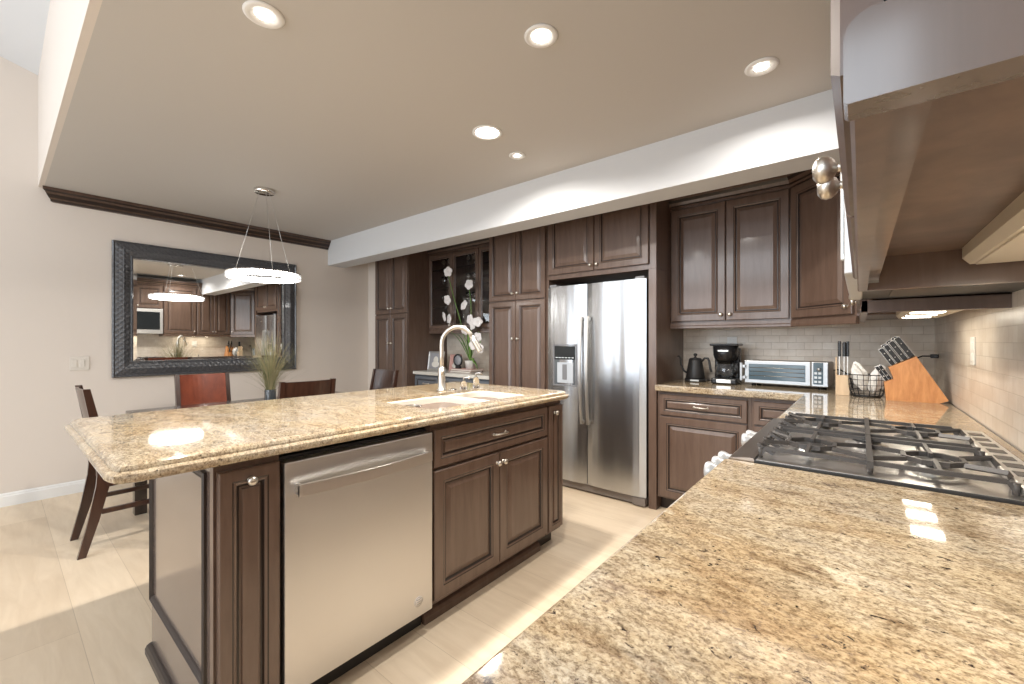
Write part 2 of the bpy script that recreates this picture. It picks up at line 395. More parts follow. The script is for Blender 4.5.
def cabinet(name, label, loc, rz, w, h, d, items, z0=0, toe=False, rail=0, crown=None, mat=None, stile=.055, group=None, open_front=False, recess=0, cat='cabinet'):
    """loc = lower front left corner of the box; local x along the face, +y into the box"""
    mat = mat or WOOD
    P = thing(name, label, cat, (loc[0], loc[1], z0), rz, group)
    b = M(); zb = .10 if toe else 0
    if open_front:
        t = .018
        b.box((0, 0, 0), (t, d, h)).box((w-t, 0, 0), (w, d, h)).box((t, 0, 0), (w-t, d, t)).box((t, 0, h-t), (w-t, d, h)).box((t, d-t, t), (w-t, d, h-t))
    elif recess:
        b.box((0, .001, recess), (w, d, h)).box((0, .001, .008), (w, .022, recess)).box((0, .022, 0), (.02, d, recess)).box((w-.02, .022, 0), (w, d, recess))
    else:
        b.box((0, .001, zb), (w, d, h), bev=.001, seg=1)
    b.build('body', mat, P)
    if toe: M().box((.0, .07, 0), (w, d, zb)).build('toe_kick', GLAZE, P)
    for it in items:
        k, x0, x1, a, c = it[:5]; kn = it[5] if len(it) > 5 else None
        s = it[6] if len(it) > 6 else stile
        if k in ('door', 'drawer'):
            o = door_mesh(x1-x0, c-a, s).build(k, [mat, GLAZE], P, (x0, 0, a))
        elif k == 'glass':
            o = door_mesh(x1-x0, c-a, s, glass=True).build('door', [mat, GLAZE], P, (x0, 0, a))
            M().box((s-.004, -.010, s-.004), (x1-x0-s+.004, -.006, c-a-s+.004)).build('glass_pane', GLASS, o)
        if kn == 'pull': obj_from(PULL, 'pull', o, ((x1-x0)/2, -.019, (c-a)/2))
        elif kn: obj_from(KNOB, 'knob', o, (kn[0]-x0, -.020, kn[1]-a))
    if rail:
        m = M(); zt = 0
        pr = [(.012, 0), (-.004, 0), (-.004, -.02), (-.010, -.026), (-.010, -rail+.004), (-.006, -rail), (.012, -rail)]
        m.rings([[(0, y, z) for y, z in pr], [(w, y, z) for y, z in pr]])
        m.build('light_rail', mat, P)
    if crown is not None: crown_part(P, w, crown if crown else h)
    return P

# far wall: appliances run
YU, YF = 3.42, 3.135
cabinet('wall_cabinet', 'dark wall cabinet with two doors above the coffee maker and toaster oven', (-1.168, YU), 0, .81, .907, YW-YU-.003,
        [('door', .012, .402, .012, .887, (.375, .055)), ('door', .408, .798, .012, .887, (.435, .055))], z0=1.398, rail=.045, crown=.897)
# diagonal corner wall cabinet
cx0, cy0, cx1, cy1 = -.358, YU, -.012, 3.075
dl = math.hypot(cx1-cx0, cy1-cy0); da = math.atan2(cy1-cy0, cx1-cx0)
P = thing('corner_wall_cabinet', 'diagonal dark wall cabinet in the corner above the knife block', 'cabinet', (cx0, cy0, 1.398), da)
m = M(); W2 = Matrix.Rotation(-da, 3, 'Z')
pts = [W2 @ (Vector((x, y, 0))-Vector((cx0, cy0, 0))) for x, y in ((cx0, cy0), (cx1, cy1), (XR-.005, cy1), (XR-.005, YW-.005), (cx0, YW-.005))]
m.prism([(p.x, p.y) for p in pts], 0, .907, 'z'); m.build('body', WOOD, P)
o = door_mesh(dl-.03, .875).build('door', [WOOD, GLAZE], P, (.015, 0, .012)); obj_from(KNOB, 'knob', o, (dl-.06, -.02, .045))
pr = [(.012, 0), (-.004, 0), (-.010, -.026), (-.010, -.041), (-.006, -.045), (.012, -.045)]
M().rings([[(0, y, z) for y, z in pr], [(dl, y, z) for y, z in pr]]).build('light_rail', WOOD, P)
crown_part(P, dl, .897, l=False, r=False)
# right wall uppers beyond the microwave (facing -x : rz=-90, local x runs to -y)
XD = .009     # face of the boxes, doors stand proud of it
def right_cab(label, y0, y1, items, z0=1.398, h=.907, **k):
    return cabinet('wall_cabinet', label, (XD, y1), -PI/2, y1-y0, h, XR-XD-.005, items, z0=z0, **k)
right_cab('narrow dark wall cabinet next to the diagonal corner cabinet', 2.50, 3.072, [('door', .01, .283, .012, .887, (.262, .055), .05), ('door', .289, .562, .012, .887, (.31, .055), .05)], recess=.014, rail=.04, crown=.897)
right_cab('dark wall cabinet with one door beside the far side of the microwave', 1.985, 2.497, [('door', .01, .502, .012, .887, (.04, .055))], recess=.014, rail=.04, crown=.897)
P = bpy.data.objects['wall_cabinet.002']
M().box((.494, -.006, -.042), (.512, .352, .02)).build('end_rail', WOOD, P)
right_cab('short dark wall cabinet sitting on top of the microwave', 1.205, 1.98, [('door', .01, .385, .012, .42, (.36, .05)), ('door', .39, .765, .012, .42, (.415, .05))], z0=1.863, h=.442, crown=.432)
# nearest upper cabinet, seen from below
y0, y1 = .270, 1.20
P = right_cab('large dark wall cabinet seen from below in the top right corner', y0, y1,
              [('door', .008, .602, .012, .955, (.575, .058)), ('door', .608, .924, .012, .955, (.640, .058))], z0=1.375, h=.99, recess=.055)
L = y1-y0
m = M()   # rail under the face frame, returning along the near and far ends, with a rounded upper front corner at the near end
pr = [(-.013, .008), (.003, .008), (.003, -.015), (-.011, -.015), (-.013, -.012)]
m.rings([[(L, y, z) for y, z in pr], [(0, y, z) for y, z in pr]])
cr = [(-.015, -.0135), (-.0135, -.015), (.35, -.015), (.35, .026), (-.006, .026), (-.010, .0245), (-.0135, .021), (-.015, .016)]
m.prism(cr, L+.0, L+.020, 'x', mi=1)
m.box((0, .003, -.015), (.020, .355, .0))
m.build('light_rail', [WOOD, POLISH], P)
M().box((.021, .023, .0535), (L-.021, .354, .056)).build('underside_panel', WOODD, P)

# fridge surround, pantry, glass cabinet, far tall cabinet
cabinet('fridge_cabinet', 'dark two-door cabinet bridging over the steel fridge with a tall side panel', (-2.165, YF), 0, .995, .60, YW-YF-.006,
        [('door', .022, .474, .04, .56, (.448, .085)), ('door', .480, .935, .04, .56, (.506, .085))], z0=1.80)
P = bpy.data.objects['fridge_cabinet']
M().box((.935, -.018, -1.80), (.995, .61, -.0), bev=.002).build('side_panel', WOOD, P)
M().box((.945, -.018, 0), (.995, .0, .60), bev=.002).build('face_stile', WOOD, P)
M().box((0, 0.0, -1.80), (.018, .61, 0)).build('side_panel', WOOD, P)
M().rings([[(0, y, z) for y, z in ((.002, .63), (-.03, .63), (-.02, .60), (.002, .60))], [(.995, y, z) for y, z in ((.002, .63), (-.03, .63), (-.02, .60), (.002, .60))]]).build('crown_moulding', WOOD, P)
def tall(label, x, w, split):
    h = 2.44
    return cabinet('pantry_cabinet', label, (x, YF), 0, w, h, YW-YF-.005,
        [('door', .006, w/2-.002, .105, split-.004, (w/2-.03, split-.36), .05), ('door', w/2+.002, w-.006, .105, split-.004, (w/2+.03, split-.36), .05),
         ('door', .006, w/2-.002, split+.006, 2.36, (w/2-.03, split+.07), .05), ('door', w/2+.002, w-.006, split+.006, 2.36, (w/2+.03, split+.07), .05)], toe=True)
tall('tall dark pantry cabinet directly left of the fridge', -2.86, .69, 1.64)
tall('tall dark pantry cabinet against the pale left wall', -4.852, .68, 1.595)
P = cabinet('glass_cabinet', 'dark wall cabinet with three glass doors above the desk', (-4.168, 3.45), 0, 1.304, .93, YW-3.46,
        [('glass', .01, .432, .012, .91, (.405, .05), .052), ('glass', .438, .862, .012, .91, (.835, .05), .052), ('glass', .868, 1.294, .012, .91, (.9, .05), .052)], z0=1.398, rail=.045, crown=.92, open_front=True)
M().box((.43, .002, 0), (.44, .28, .912)).box((.862, .002, .018), (.87, .28, .912)).build('partition', WOOD, P)
for z in (.28, .51, .735): M().box((.02, .03, z), (1.284, .27, z+.008)).build('shelf', GLASS, P)
cabinet('desk_cabinet', 'low blue-grey desk cabinet with drawers under the pale desk top', (-4.168, 3.235), 0, 1.304, .862, YW-3.24,
        [('drawer', .01, .43, .68, .845, 'pull', .035), ('drawer', .437, .867, .68, .845, 'pull', .035), ('drawer', .874, 1.294, .68, .845, 'pull', .035),
         ('door', .01, .43, .11, .672, (.40, .62)), ('door', .437, .867, .11, .672, (.84, .62)), ('door', .874, 1.294, .11, .672, (.90, .62))], toe=True, mat=BLUEGREY)
tag(M().box((-4.168, 3.19, .864), (-2.862, YW-.01, .902), bev=.006).build('stone_countertop', DESKTOP), 'pale stone desk top under the picture frames', 'countertop')

# base cabinets under the L-shaped counter
cabinet('base_cabinet', 'dark base cabinet right of the fridge with one drawer over one door', (-1.166, YF), 0, .62, .89, YW-YF-.005,
        [('drawer', .022, .596, .715, .868, 'pull', .036), ('door', .022, .596, .115, .705)], toe=True)
cabinet('base_cabinet', 'dark corner base cabinet partly behind the range knobs', (-.545, YF), 0, .27, .89, YW-YF-.005,
        [('drawer', .012, .262, .715, .868, None, .036), ('door', .012, .262, .115, .705, None, .05)], toe=True)
for a, b, lb in ((2.035, 3.13, 'dark base cabinet beneath the counter between rangetop and corner'), (.42, 1.245, 'dark base cabinet beneath the near stretch of granite counter'), (-.6, .415, 'dark base cabinet at the near end under the granite counter')):
    cabinet('base_cabinet', lb, (-.245, b), -PI/2, b-a, .89, XR+.245-.01, [('door', .01, (b-a)/2-.003, .115, .86, ((b-a)/2-.03, .8)), ('door', (b-a)/2+.003, b-a-.01, .115, .86, ((b-a)/2+.03, .8))], toe=True)
cabinet('base_cabinet', 'dark base cabinet directly below the gas rangetop', (-.245, 2.03), -PI/2, .78, .80, XR+.245-.01, [('door', .01, .387, .115, .79), ('door', .393, .77, .115, .79)], toe=True)

# ------------------------------------------------------------------ countertops
def offset_poly(poly, d):
    n = len(poly); out = []
    for i in range(n):
        p0, p1, p2 = Vector(poly[i-1]), Vector(poly[i]), Vector(poly[(i+1) % n])
        e1 = (p1-p0).normalized(); e2 = (p2-p1).normalized()
        n1 = Vector((e1.y, -e1.x)); n2 = Vector((e2.y, -e2.x))
        k = 1+n1.dot(n2)
        out.append(p1+(n1+n2)*(d/max(k, .2)))
    return [(p.x, p.y) for p in out]
def slab(poly, prof, hole=None):
    """poly ccw; prof = [(outset, z)...] from top to bottom"""
    m = M(); R = [[(p[0], p[1], z) for p in offset_poly(poly, d)] for d, z in prof]
    m.rings(R, cap0=False, cap1=False)
    for (d, z) in (prof[0], prof[-1]):
        lp = [offset_poly(poly, d)]+([hole] if hole else [])
        flat = [m.b.verts.new((p[0], p[1], z)) for q in lp for p in q]
        for t in geometry.tessellate_polygon([[Vector((p[0], p[1], 0)) for p in q] for q in lp]): m.b.faces.new([flat[i] for i in t])
    if hole: m.rings([[(p[0], p[1], prof[0][1]) for p in hole], [(p[0], p[1], prof[-1][1]) for p in hole]], cap0=False, cap1=False)
    bmesh.ops.remove_doubles(m.b, verts=m.b.verts[:], dist=1e-5)
    return m
ZT = .935
P1 = [(-.29, -.6), (XR-.009, -.6), (XR-.009, YW-.009), (-1.168, YW-.009), (-1.168, 3.085), (-.262, 3.085), (-.268, 2.022), (.315, 2.022), (.315, 1.258), (-.285, 1.258)]
pf = [(-.006, ZT), (-.003, ZT-.0008), (-.0008, ZT-.003), (0, ZT-.007), (0, ZT-.036), (-.002, ZT-.041), (-.006, ZT-.044)]
tag(slab(P1, pf).build('granite_countertop', GRAN), 'large L-shaped granite countertop filling the lower right, around the rangetop', 'countertop')
IT = .945
P2 = [(-2.44, .225), (-2.43, .182), (-2.39, .17), (-1.45, .17), (-1.405, .182), (-1.39, .225), (-1.39, 2.235), (-1.405, 2.278), (-1.45, 2.29), (-2.39, 2.29), (-2.43, 2.278), (-2.44, 2.235)]
def rr(x0, y0, x1, y1, r, n=5):
    return arc(x1-r, y1-r, r, 0, PI/2, n)+arc(x0+r, y1-r, r, PI/2, PI, n)+arc(x0+r, y0+r, r, PI, 1.5*PI, n)+arc(x1-r, y0+r, r, 1.5*PI, 2*PI, n)
SX0, SX1, SY0, SY1 = -1.93, -1.49, 1.25, 2.02
hole = rr(SX0, SY0, SX1, SY1, .06)
ipf = [(-.034, IT), (-.028, IT-.001), (-.020, IT-.006), (-.016, IT-.013), (-.015, IT-.018), (-.008, IT-.019), (-.001, IT-.024), (.001, IT-.031), (-.001, IT-.038), (-.008, IT-.045), (-.016, IT-.048)]
tag(slab(P2, ipf, hole).build('island_countertop', GRAN), 'granite island countertop with stepped edge holding the sink', 'countertop')

# ------------------------------------------------------------------ island (facing +x : rz=+90, local x runs to +y)
XI, XB = -1.442, -2.205
def isl(name, label, y0, y1, items, **k): return cabinet(name, label, (XI, y0), PI/2, y1-y0, .895, XI-XB, items, **k)
P = isl('island_cabinet', 'narrow island cabinet with tall raised door left of the dishwasher', .402, .578, [('door', .004, .172, .03, .872, (.086, .835), .040)])
# end panel decoration on the -y face (local x=0 plane): picture-frame moulding and a base moulding
def ring_yz(m, y0, z0, y1, z1, prof):   # prof [(inset, out)]
    m.rings([[(-o, y0+i, z0+i), (-o, y1-i, z0+i), (-o, y1-i, z1-i), (-o, y0+i, z1-i)] for i, o in prof], cap0=False, cap1=False)
m = M(); ring_yz(m, .062, .215, XI-XB-.004, .862, [(0, 0), (.002, .010), (.007, .013), (.011, .008), (.016, .008), (.020, .011), (.024, .006), (.027, 0)])
m.build('panel_moulding', GLAZE, P)
M().box((-.002, .030, .04), (.0, XI-XB, .893)).build('end_panel', POLISH, P)
M().prism([(0, .0), (-.022, 0), (-.022, .02), (-.016, .032), (-.008, .036), (0, .038)], .0, XI-XB+.01, 'y').build('base_moulding', GLAZE, P)
M().box((-.004, -.0, 0), (0.0, .028, .893), bev=.001).build('corner_post', WOOD, P)
P = isl('sink_cabinet', 'wide island cabinet with a drawer front and two doors under the sink', 1.200, 2.072,
    [('drawer', .006, .864, .702, .868, 'pull', .040), ('door', .006, .433, .125, .688, (.412, .638)), ('door', .438, .864, .125, .688, (.459, .638))], toe=True)
M().prism([(.062, .0), (.040, .0), (.040, .03), (.048, .045), (.056, .05), (.070, .055)][::-1], 0, .872, 'x').build('toe_moulding', WOOD, P)
isl('island_cabinet', 'narrow pull-out island cabinet at the sink end nearest the fridge', 2.076, 2.232, [('door', .004, .152, .12, .868, (.060, .825), .036)], toe=True)

# dishwasher
P = thing('dishwasher', 'stainless steel dishwasher built into the front of the island', 'dishwasher', (XI, .582, 0), PI/2)
M().box((0, .03, .10), (.614, .60, .872)).build('tub', BLACKM, P)
M().box((0.004, -.022, .105), (.610, .03, .862), bev=.004).build('door', STEEL, P)
M().box((0, .06, 0), (.614, .55, .10)).build('toe_kick', BLACKM, P)
m = M(); n = 20; ring = []
for i in range(n+1):     # bowed handle strip
    t = i/n; x = .035+.545*t; bow = .020*math.sin(PI*t)
    y = -.045-.012-bow; z = .772
    ring.append([(x, y, z-.019), (x, y+.005, z-.021), (x, y+.012, z-.019), (x, y+.012, z+.017), (x, y+.005, z+.021), (x, y, z+.019)])
m.rings(ring)
for x in (.035, .562): m.box((x, -.058, .755), (x+.018, -.020, .789), bev=.003)
m.build('handle', STEELP, P)
m = M(); m.lathe([(0, -.0225), (.022, -.0225), (.022, -.0235), (0, -.0235)], (.535, 0, .170), 28, axis='y'); o = m.build('round_sticker', plain('sticker', (.80, .76, .70), .5), P)
m = M()
for a in range(3): m.box((.523+.002*abs(a-1), -.0245, .160+a*.009), (.547-.002*abs(a-1), -.0236, .1615+a*.009))
m.lathe([(.0185, -.0236), (.0185, -.0243), (.0175, -.0243), (.0175, -.0236)], (.535, 0, .170), 28, axis='y')
m.build('sticker_print', GREYP, o)

# sink: undermount double bowl
P = thing('kitchen_sink', 'cream double-bowl sink set under the island granite', 'sink', ((SX0+SX1)/2, (SY0+SY1)/2, .70))
cx, cy = (SX0+SX1)/2, (SY0+SY1)/2
def bowl(y0, y1, nm):
    m = M(); q = []
    for ins, z in ((.0015, .930), (.006, .932), (.010, .925), (.014, .74), (.03, .715), (.10, .708)):
        q.append([(p[0]-cx, p[1]-cy, z-.70) for p in rr(SX0+ins, y0+ins, SX1-ins, y1-ins, max(.055-ins*.2, .03))])
    m.rings(q, cap0=False, cap1=True); o = m.build(nm, SINKM, P)
    M().lathe([(0, .0), (.035, .0), (.038, .004), (.028, .005), (.02, .002), (0, .002)], (0, (y0+y1)/2-cy, .009)).build('drain', CHROME, o)
bowl(SY0, 1.70, 'bowl'); bowl(1.70, SY1, 'bowl')
M().lathe([(.020, -.03), (.040, -.022), (.046, 0), (.048, .001), (.044, -.002), (.036, -.018), (0, -.024)], (-1.72-cx, 1.312-cy, .232), 24).build('strainer', CHROME, P)
# faucet
P = thing('faucet', 'tall gooseneck pull-down faucet standing behind the sink', 'faucet', (-2.01, 1.76, IT))
M().lathe([(0, 0), (.030, 0), (.030, .008), (.023, .014), (.022, .09), (.023, .14), (.020, .15), (0, .15)]).build('base', NICKEL, P)
d = Vector((.80, .60, 0)).normalized(); H = .29; R_ = .10
pts = [(0, 0, .14), (0, 0, .22), (0, 0, H)]+[tuple(d*(R_-R_*math.cos(a))+Vector((0, 0, H+R_*1.08*math.sin(a)))) for a in [PI*i/14 for i in range(1, 13)]]
M().tube(pts, .0135, 14).build('neck', NICKEL, P)
e = Vector(pts[-1]); dn = (Vector(pts[-1])-Vector(pts[-2])).normalized()
M().tube([e-dn*.004, e+dn*.03, e+dn*.10, e+dn*.105], lambda t: .0155+.004*min(1, t*1.5), 14).build('spray_head', NICKEL, P)
M().tube([(0, 0, .10), (.035, -.03, .11), (.075, -.06, .135)], .007, 8).build('lever_handle', NICKEL, P)
def dispenser(x, y, h, lb):
    P = thing('soap_dispenser', lb, 'soap dispenser', (x, y, IT))
    M().lathe([(0, 0), (.020, 0), (.022, .01), (.021, h*.55), (.012, h*.68), (.012, h*.72), (0, h*.72)]).build('bottle', GLASS, P)
    M().tube([(0, 0, h*.72), (0, 0, h), (.03, .01, h), (.04, .013, h-.008)], .005, 8).build('pump', CHROME, P)
dispenser(-1.99, 1.93, .075, 'short clear soap dispenser beside the faucet')
dispenser(-1.975, 2.03, .10, 'taller clear soap dispenser nearest the island end')
tag(M().lathe([(0, 0), (.022, 0), (.024, .004), (.012, .009), (0, .01)], (-2.00, 1.845, IT)).build('air_switch_button', CHROME), 'small round chrome button on the granite behind the sink', 'button')

# ------------------------------------------------------------------ fridge
FX0, FX1, FY = -2.138, -1.238, 3.10
P = thing('refrigerator', 'stainless side-by-side refrigerator between the dark cabinets', 'refrigerator', (FX0, FY, 0)); W = FX1-FX0
M().box((.004, .068, .03), (W-.004, .62, 1.715)).build('body', GREYP, P)
def fdoor(x0, x1, nm):
    m = M(); n = 10; rr_ = []
    for i in range(n+1):
        t = i/n; x = x0+(x1-x0)*t; e = min(t, 1-t); y = -.012*(1-(2*t-1)**4)+(.006 if e == 0 else 0)
        rr_.append([(x, y, .075), (x, .062, .075), (x, .062, 1.73), (x, y, 1.73)])
    m.rings(rr_, smooth=False)
    return m.build(nm, STEELF, P)
xs = .395
dL = fdoor(.004, xs-.003, 'freezer_door'); dR = fdoor(xs+.003, W-.004, 'fridge_door')
for x, par in ((xs-.03, dL), (xs+.03, dR)):
    m = M(); n = 16; ring = []
    for i in range(n+1):
        t = i/n; z = .575+.885*t; y = -.035-.028*math.sin(PI*t)**.8; ring.append([(x-.012, y, z), (x-.010, y-.010, z), (x+.010, y-.010, z), (x+.012, y, z), (x+.010, y+.006, z), (x-.010, y+.006, z)])
    m.rings(ring, smooth=False)
    for z in (.59, 1.44): m.box((x-.009, -.040, z-.015), (x+.009, -.008, z+.015), bev=.003)
    m.build('handle', STEELP, par)
o = M().rings([rect(i+.07, i+.875, .305-i, 1.23-i, y) for i, y in ((0, -.009), (0, -.016), (.008, -.016), (.012, -.010))]).build('dispenser_frame', GREYP, dL)
M().box((.083, -.0118, .888), (.292, -.0108, 1.217)).build('dispenser_bay', plain('dispenser_grey', (.10, .11, .12), .3), dL)
M().box((.085, -.016, 1.10), (.290, -.0118, 1.215), bev=.001).build('control_display', DGLASS, dL)
m = M()
for i in range(6): m.box((.098+i*.032, -.0172, 1.113), (.116+i*.032, -.016, 1.119))
m.build('display_marks', plain('display_marks', (.75, .8, .85), .4), dL)
M().box((.115, -.022, .90), (.275, -.0118, 1.075), bev=.003).build('dispenser_cradle', plain('pale_grey', (.45, .48, .52), .3), dL)
M().box((.17, -.026, .93), (.215, -.022, 1.06), bev=.002).build('dispenser_paddle', GREYP, dL)
M().box((.01, .012, .012), (W-.01, .06, .07), bev=.004).box((.01, -.004, .012), (.07, .02, .065), bev=.004).box((W-.11, -.004, .008), (W-.01, .02, .068), bev=.004).build('base_grille', plain('grille_taupe', (.20, .17, .15), .4), P)
M().box((.02, .005, 1.731), (.09, .06, 1.75)).box((W-.09, .005, 1.731), (W-.02, .06, 1.75)).build('hinge_cover', GREYP, P)
M().box((W*.63, -.0135, 1.62), (W*.63+.06, -.0125, 1.632)).build('badge', STEELP, dR)

# ------------------------------------------------------------------ microwave
P = thing('microwave', 'stainless over-the-range microwave hanging between the wall cabinets', 'microwave', (-.028, 1.975, 1.402), -PI/2)
M().box((0, .035, 0), (.762, .40, .455)).build('body', BLACKM, P)
o = M().box((0, 0, .0), (.60, .035, .455), bev=.004).build('door', STEEL, P)
M().box((.045, -.002, .075), (.545, .004, .40), bev=.002).build('window', DGLASS, o)
M().box((.562, -.012, .06), (.578, .002, .40), bev=.004).build('handle', STEELP, o)
M().box((.602, 0, 0), (.762, .035, .455), bev=.004).build('control_panel', STEEL, P)
M().box((.62, -.0015, .05), (.745, .003, .42)).build('keypad', DGLASS, P)
m = M()
for x in (.12, .42):
    m.box((x, .10, -.004), (x+.23, .28, 0.0))
m.build('grease_filter', plain('filter_mesh', (.05, .048, .046), .5), P)

# ------------------------------------------------------------------ undercabinet lights
def ulight(lb, x0, x1, y0, y1, ztop, power, spans, th=.034, lx=.13):
    P = thing('undercabinet_light', lb, 'light', (x0, y0, ztop)); w_, l_ = x1-x0, y1-y0
    M().prism([(0, 0), (w_, 0), (w_, -th*.65), (w_-.010, -th), (.010, -th), (0, -th*.65)], 0, l_, 'y').build('housing', CREAM, P)
    for a, b, lit in spans:
        M().box((.015, l_*a, -th-.0035), (lx, l_*b, -th+.0005), bev=.001).build('lens', LAMPU if lit else CREAM, P)
    lit = [q for q in spans if q[2]]
    for a, b, _ in lit: area('tube_light', (x0+(lx+.015)/2, y0+l_*(a+b)/2, ztop-th-.006), (0, 0, 0), lx-.02, l_*(b-a), power/len(lit), (1, .90, .74))
ulight('cream light fixture under the nearest wall cabinet at right edge', .150, .300, .35, 1.165, 1.4305, 1.1, [(.03, .60, True), (.61, .98, False)])
ulight('small light fixture with three bright lenses under the far wall cabinet', .14, .30, 2.18, 2.88, 1.411, 1.3, [(.12, .22, True), (.23, .41, False), (.42, .52, True), (.53, .69, False), (.70, .80, True)], th=.045, lx=.11)

# ------------------------------------------------------------------ rangetop
RX, RY0, RY1 = -.283, 1.262, 2.018
P = thing('rangetop', 'gas rangetop with black cast grates set into the granite counter', 'stove', (0, 0, .80))
Z = lambda z: z-.80
M().box((-.215, RY0, Z(.86)), (.308, RY1, Z(.941)), bev=.002).build('chassis', BLACKM, P)
M().box((-.210, RY0+.003, Z(.938)), (.304, RY1-.003, Z(.9415))).build('deck', DECK, P)
M().prism([(-.283, Z(.81)), (-.215, Z(.81)), (-.215, Z(.944)), (-.225, Z(.945)), (-.272, Z(.938)), (-.283, Z(.928))], RY0, RY1, 'y').build('control_panel', PANELS, P)
KN = None
for y in (1.292, 1.366, 1.440, 1.78, 1.855):
    if KN is None:
        m = M(); m.lathe([(0, 0), (.027, 0), (.027, -.008), (.020, -.014), (.019, -.030), (.024, -.040), (.025, -.052), (.021, -.058), (0, -.060)], axis='x', seg=24)
        k = m.build('control_knob', plain('pale_knob', (.50, .50, .50), .3, .3), P, (-.284, y, Z(.884))); KN = k
    else: obj_from(KN.data, 'control_knob', P, (-.284, y, Z(.884)))
m = M(); m.box((.248, RY0+.004, Z(.944)), (.306, RY1-.004, Z(.962)), bev=.004); o = m.build('rear_trim', STEELP, P)
m = M()
for i in range(8): m.box((.262, RY0+.045+i*.086, Z(.9615)), (.294, RY0+.093+i*.086, Z(.9628)))
m.build('vent_slot_shade', BLACK, o)  # black blocks stand in for the shade inside the open vent slots
BUR = [(-.105, 1.435), (.135, 1.435), (-.105, 1.845), (.135, 1.845), (.015, 1.64)]
for (x, y) in BUR:
    b = M().lathe([(0, 0), (.052, 0), (.050, .004), (.034, .006), (.032, .014), (0, .014)], (x, y, Z(.944)), 24).build('burner', STEELP, P)
    M().lathe([(0, .014), (.034, .014), (.036, .018), (.033, .022), (0, .023)], (x, y, Z(.944)), 24).build('burner_cap', BLACKM, b)
def grate(y0, y1):
    m = M(); zb, zt = Z(.958), Z(.968); r = .0058
    def bar(pts, q=r): m.tube(pts, q, 4, smooth=False, sq=(1, 1.25))
    xa, xb = -.205, .242
    for yy in (y0+.022, y1-.022): bar([(xa, yy, zb-.008), (xa+.012, yy, zt), (xb-.012, yy, zt), (xb, yy, zb-.008)])
    bar([(.018, y0-.0, zt), (.018, y1, zt)], .0085)
    for x in (xa, .018, xb):
        for y in (y0+.022, y1-.022): m.cyl((x, y, Z(.943)), (x, y, zt), .0055, .007, 6)
    yc = (y0+y1)/2
    for (x, y) in BUR[:4]:
        if not (y0 < y < y1): continue
        ring = [(x+.056*math.cos(a), y+.056*math.sin(a), zt) for a in [2*PI*i/8+PI/8 for i in range(8)]]
        m.tube(ring, .0068, 4, closed=True, smooth=False, sq=(1, 1.25))
        f = -1 if x < 0 else 1; xe = xa if x < 0 else xb
        for dy in (-.075, .075):
            yy = y+dy
            if True:
                bar([(xe+f*.012, yy*.6+y*.4, zb-.006), (xe, yy, zt+.004), (x+f*.05, y+dy*.5, zt)]);
                bar([(.018, yy, zt-.002), (x-f*.05, y+dy*.5, zt)])
            elif y0+.02 < yy < y1-.02:
                bar([(xe, yy, zb-.012), (xe-f*.012, yy, zt+.006), (x, yy, zt), (.018, yy, zt-.003)])
        bar([(x, y0+.022, zt), (x, y-.03, zt+.002)]); bar([(x, y+.03, zt+.002), (x, y1-.022, zt)])
    # front loops
    for yy in [y0+(y1-y0)*q for q in (.12, .37, .63, .88)]:
        bar([(xa+.03, yy-.016, zb-.004), (xa-.002, yy-.014, zt+.002), (xa-.008, yy, zt+.004), (xa-.002, yy+.014, zt+.002), (xa+.03, yy+.016, zb-.004)], .0045)
    m.build('grate', IRON, P)
grate(1.275, 1.636); grate(1.644, 2.005)

# ------------------------------------------------------------------ things on the far counter
# gooseneck kettle on its base
P = thing('electric_kettle', 'black gooseneck kettle on its base beside the fridge panel', 'kettle', (-1.02, 3.56, ZT), -.1); P.scale = (1.1, 1.1, 1.08)
M().lathe([(0, 0), (.072, 0), (.074, .006), (.070, .022), (0, .022)], seg=28).build('power_base', BLACKM, P)
o = M().lathe([(0, .024), (.062, .024), (.064, .03), (.058, .08), (.046, .15), (.043, .165), (0, .165)], seg=28).build('body', BLACKM, P)
M().lathe([(0, .165), (.041, .165), (.040, .172), (.010, .176), (.006, .186), (.013, .192), (.013, .202), (.006, .208), (0, .208)], seg=24).build('lid', BLACKM, P)
M().tube([(-.05, 0, .055), (-.085, 0, .075), (-.105, 0, .12), (-.108, 0, .165), (-.122, 0, .185), (-.132, 0, .180)], lambda t: .008-.003*t, 10).build('spout', BLACKM, P)
M().tube([(.045, 0, .15), (.065, 0, .172), (.088, 0, .172), (.098, 0, .15), (.105, 0, .10), (.112, 0, .075)], .008, 10).build('handle', BLACKM, P)
M().box((-.008, -.0745, .007), (.052, -.070, .018)).build('display', plain('kettle_display', (.6, .62, .62), .3), P)
M().tube([(.06, .03, .01), (.09, .06, .01), (.10, .14, .01)], .003, 6).build('power_cord', BLACK, P)
# coffee maker
P = thing('coffee_maker', 'black drip coffee maker with glass carafe between kettle and toaster oven', 'coffee maker', (-.785, 3.50, ZT), .02)
M().box((-.088, -.07, 0), (.088, .12, .045), bev=.012).build('base', BLACK, P)
M().box((-.088, .045, .04), (.088, .12, .27), bev=.01).build('water_tank', BLACK, P)
M().lathe([(0, .165), (.058, .165), (.076, .19), (.084, .215), (.087, .285), (0, .285)], (0, .0, 0), 28).build('filter_basket', BLACK, P)
M().box((-.098, -.07, .285), (.098, .12, .303), bev=.007).build('lid', BLACK, P)
o = M().lathe([(0, .048), (.055, .048), (.070, .075), (.072, .105), (.058, .145), (.050, .165), (.046, .165), (.054, .143), (.068, .105), (.066, .078), (.052, .052), (0, .052)], (0, 0, 0), 28).build('carafe', GLASS, P)
M().lathe([(.050, .160), (.056, .160), (.056, .170), (.050, .170), (.050, .160)], (0, 0, 0), 24).build('carafe_collar', BLACK, o)
M().tube([(.05, -.02, .162), (.085, -.04, .15), (.088, -.045, .10), (.066, -.03, .075)], .008, 8).build('carafe_handle', BLACK, o)
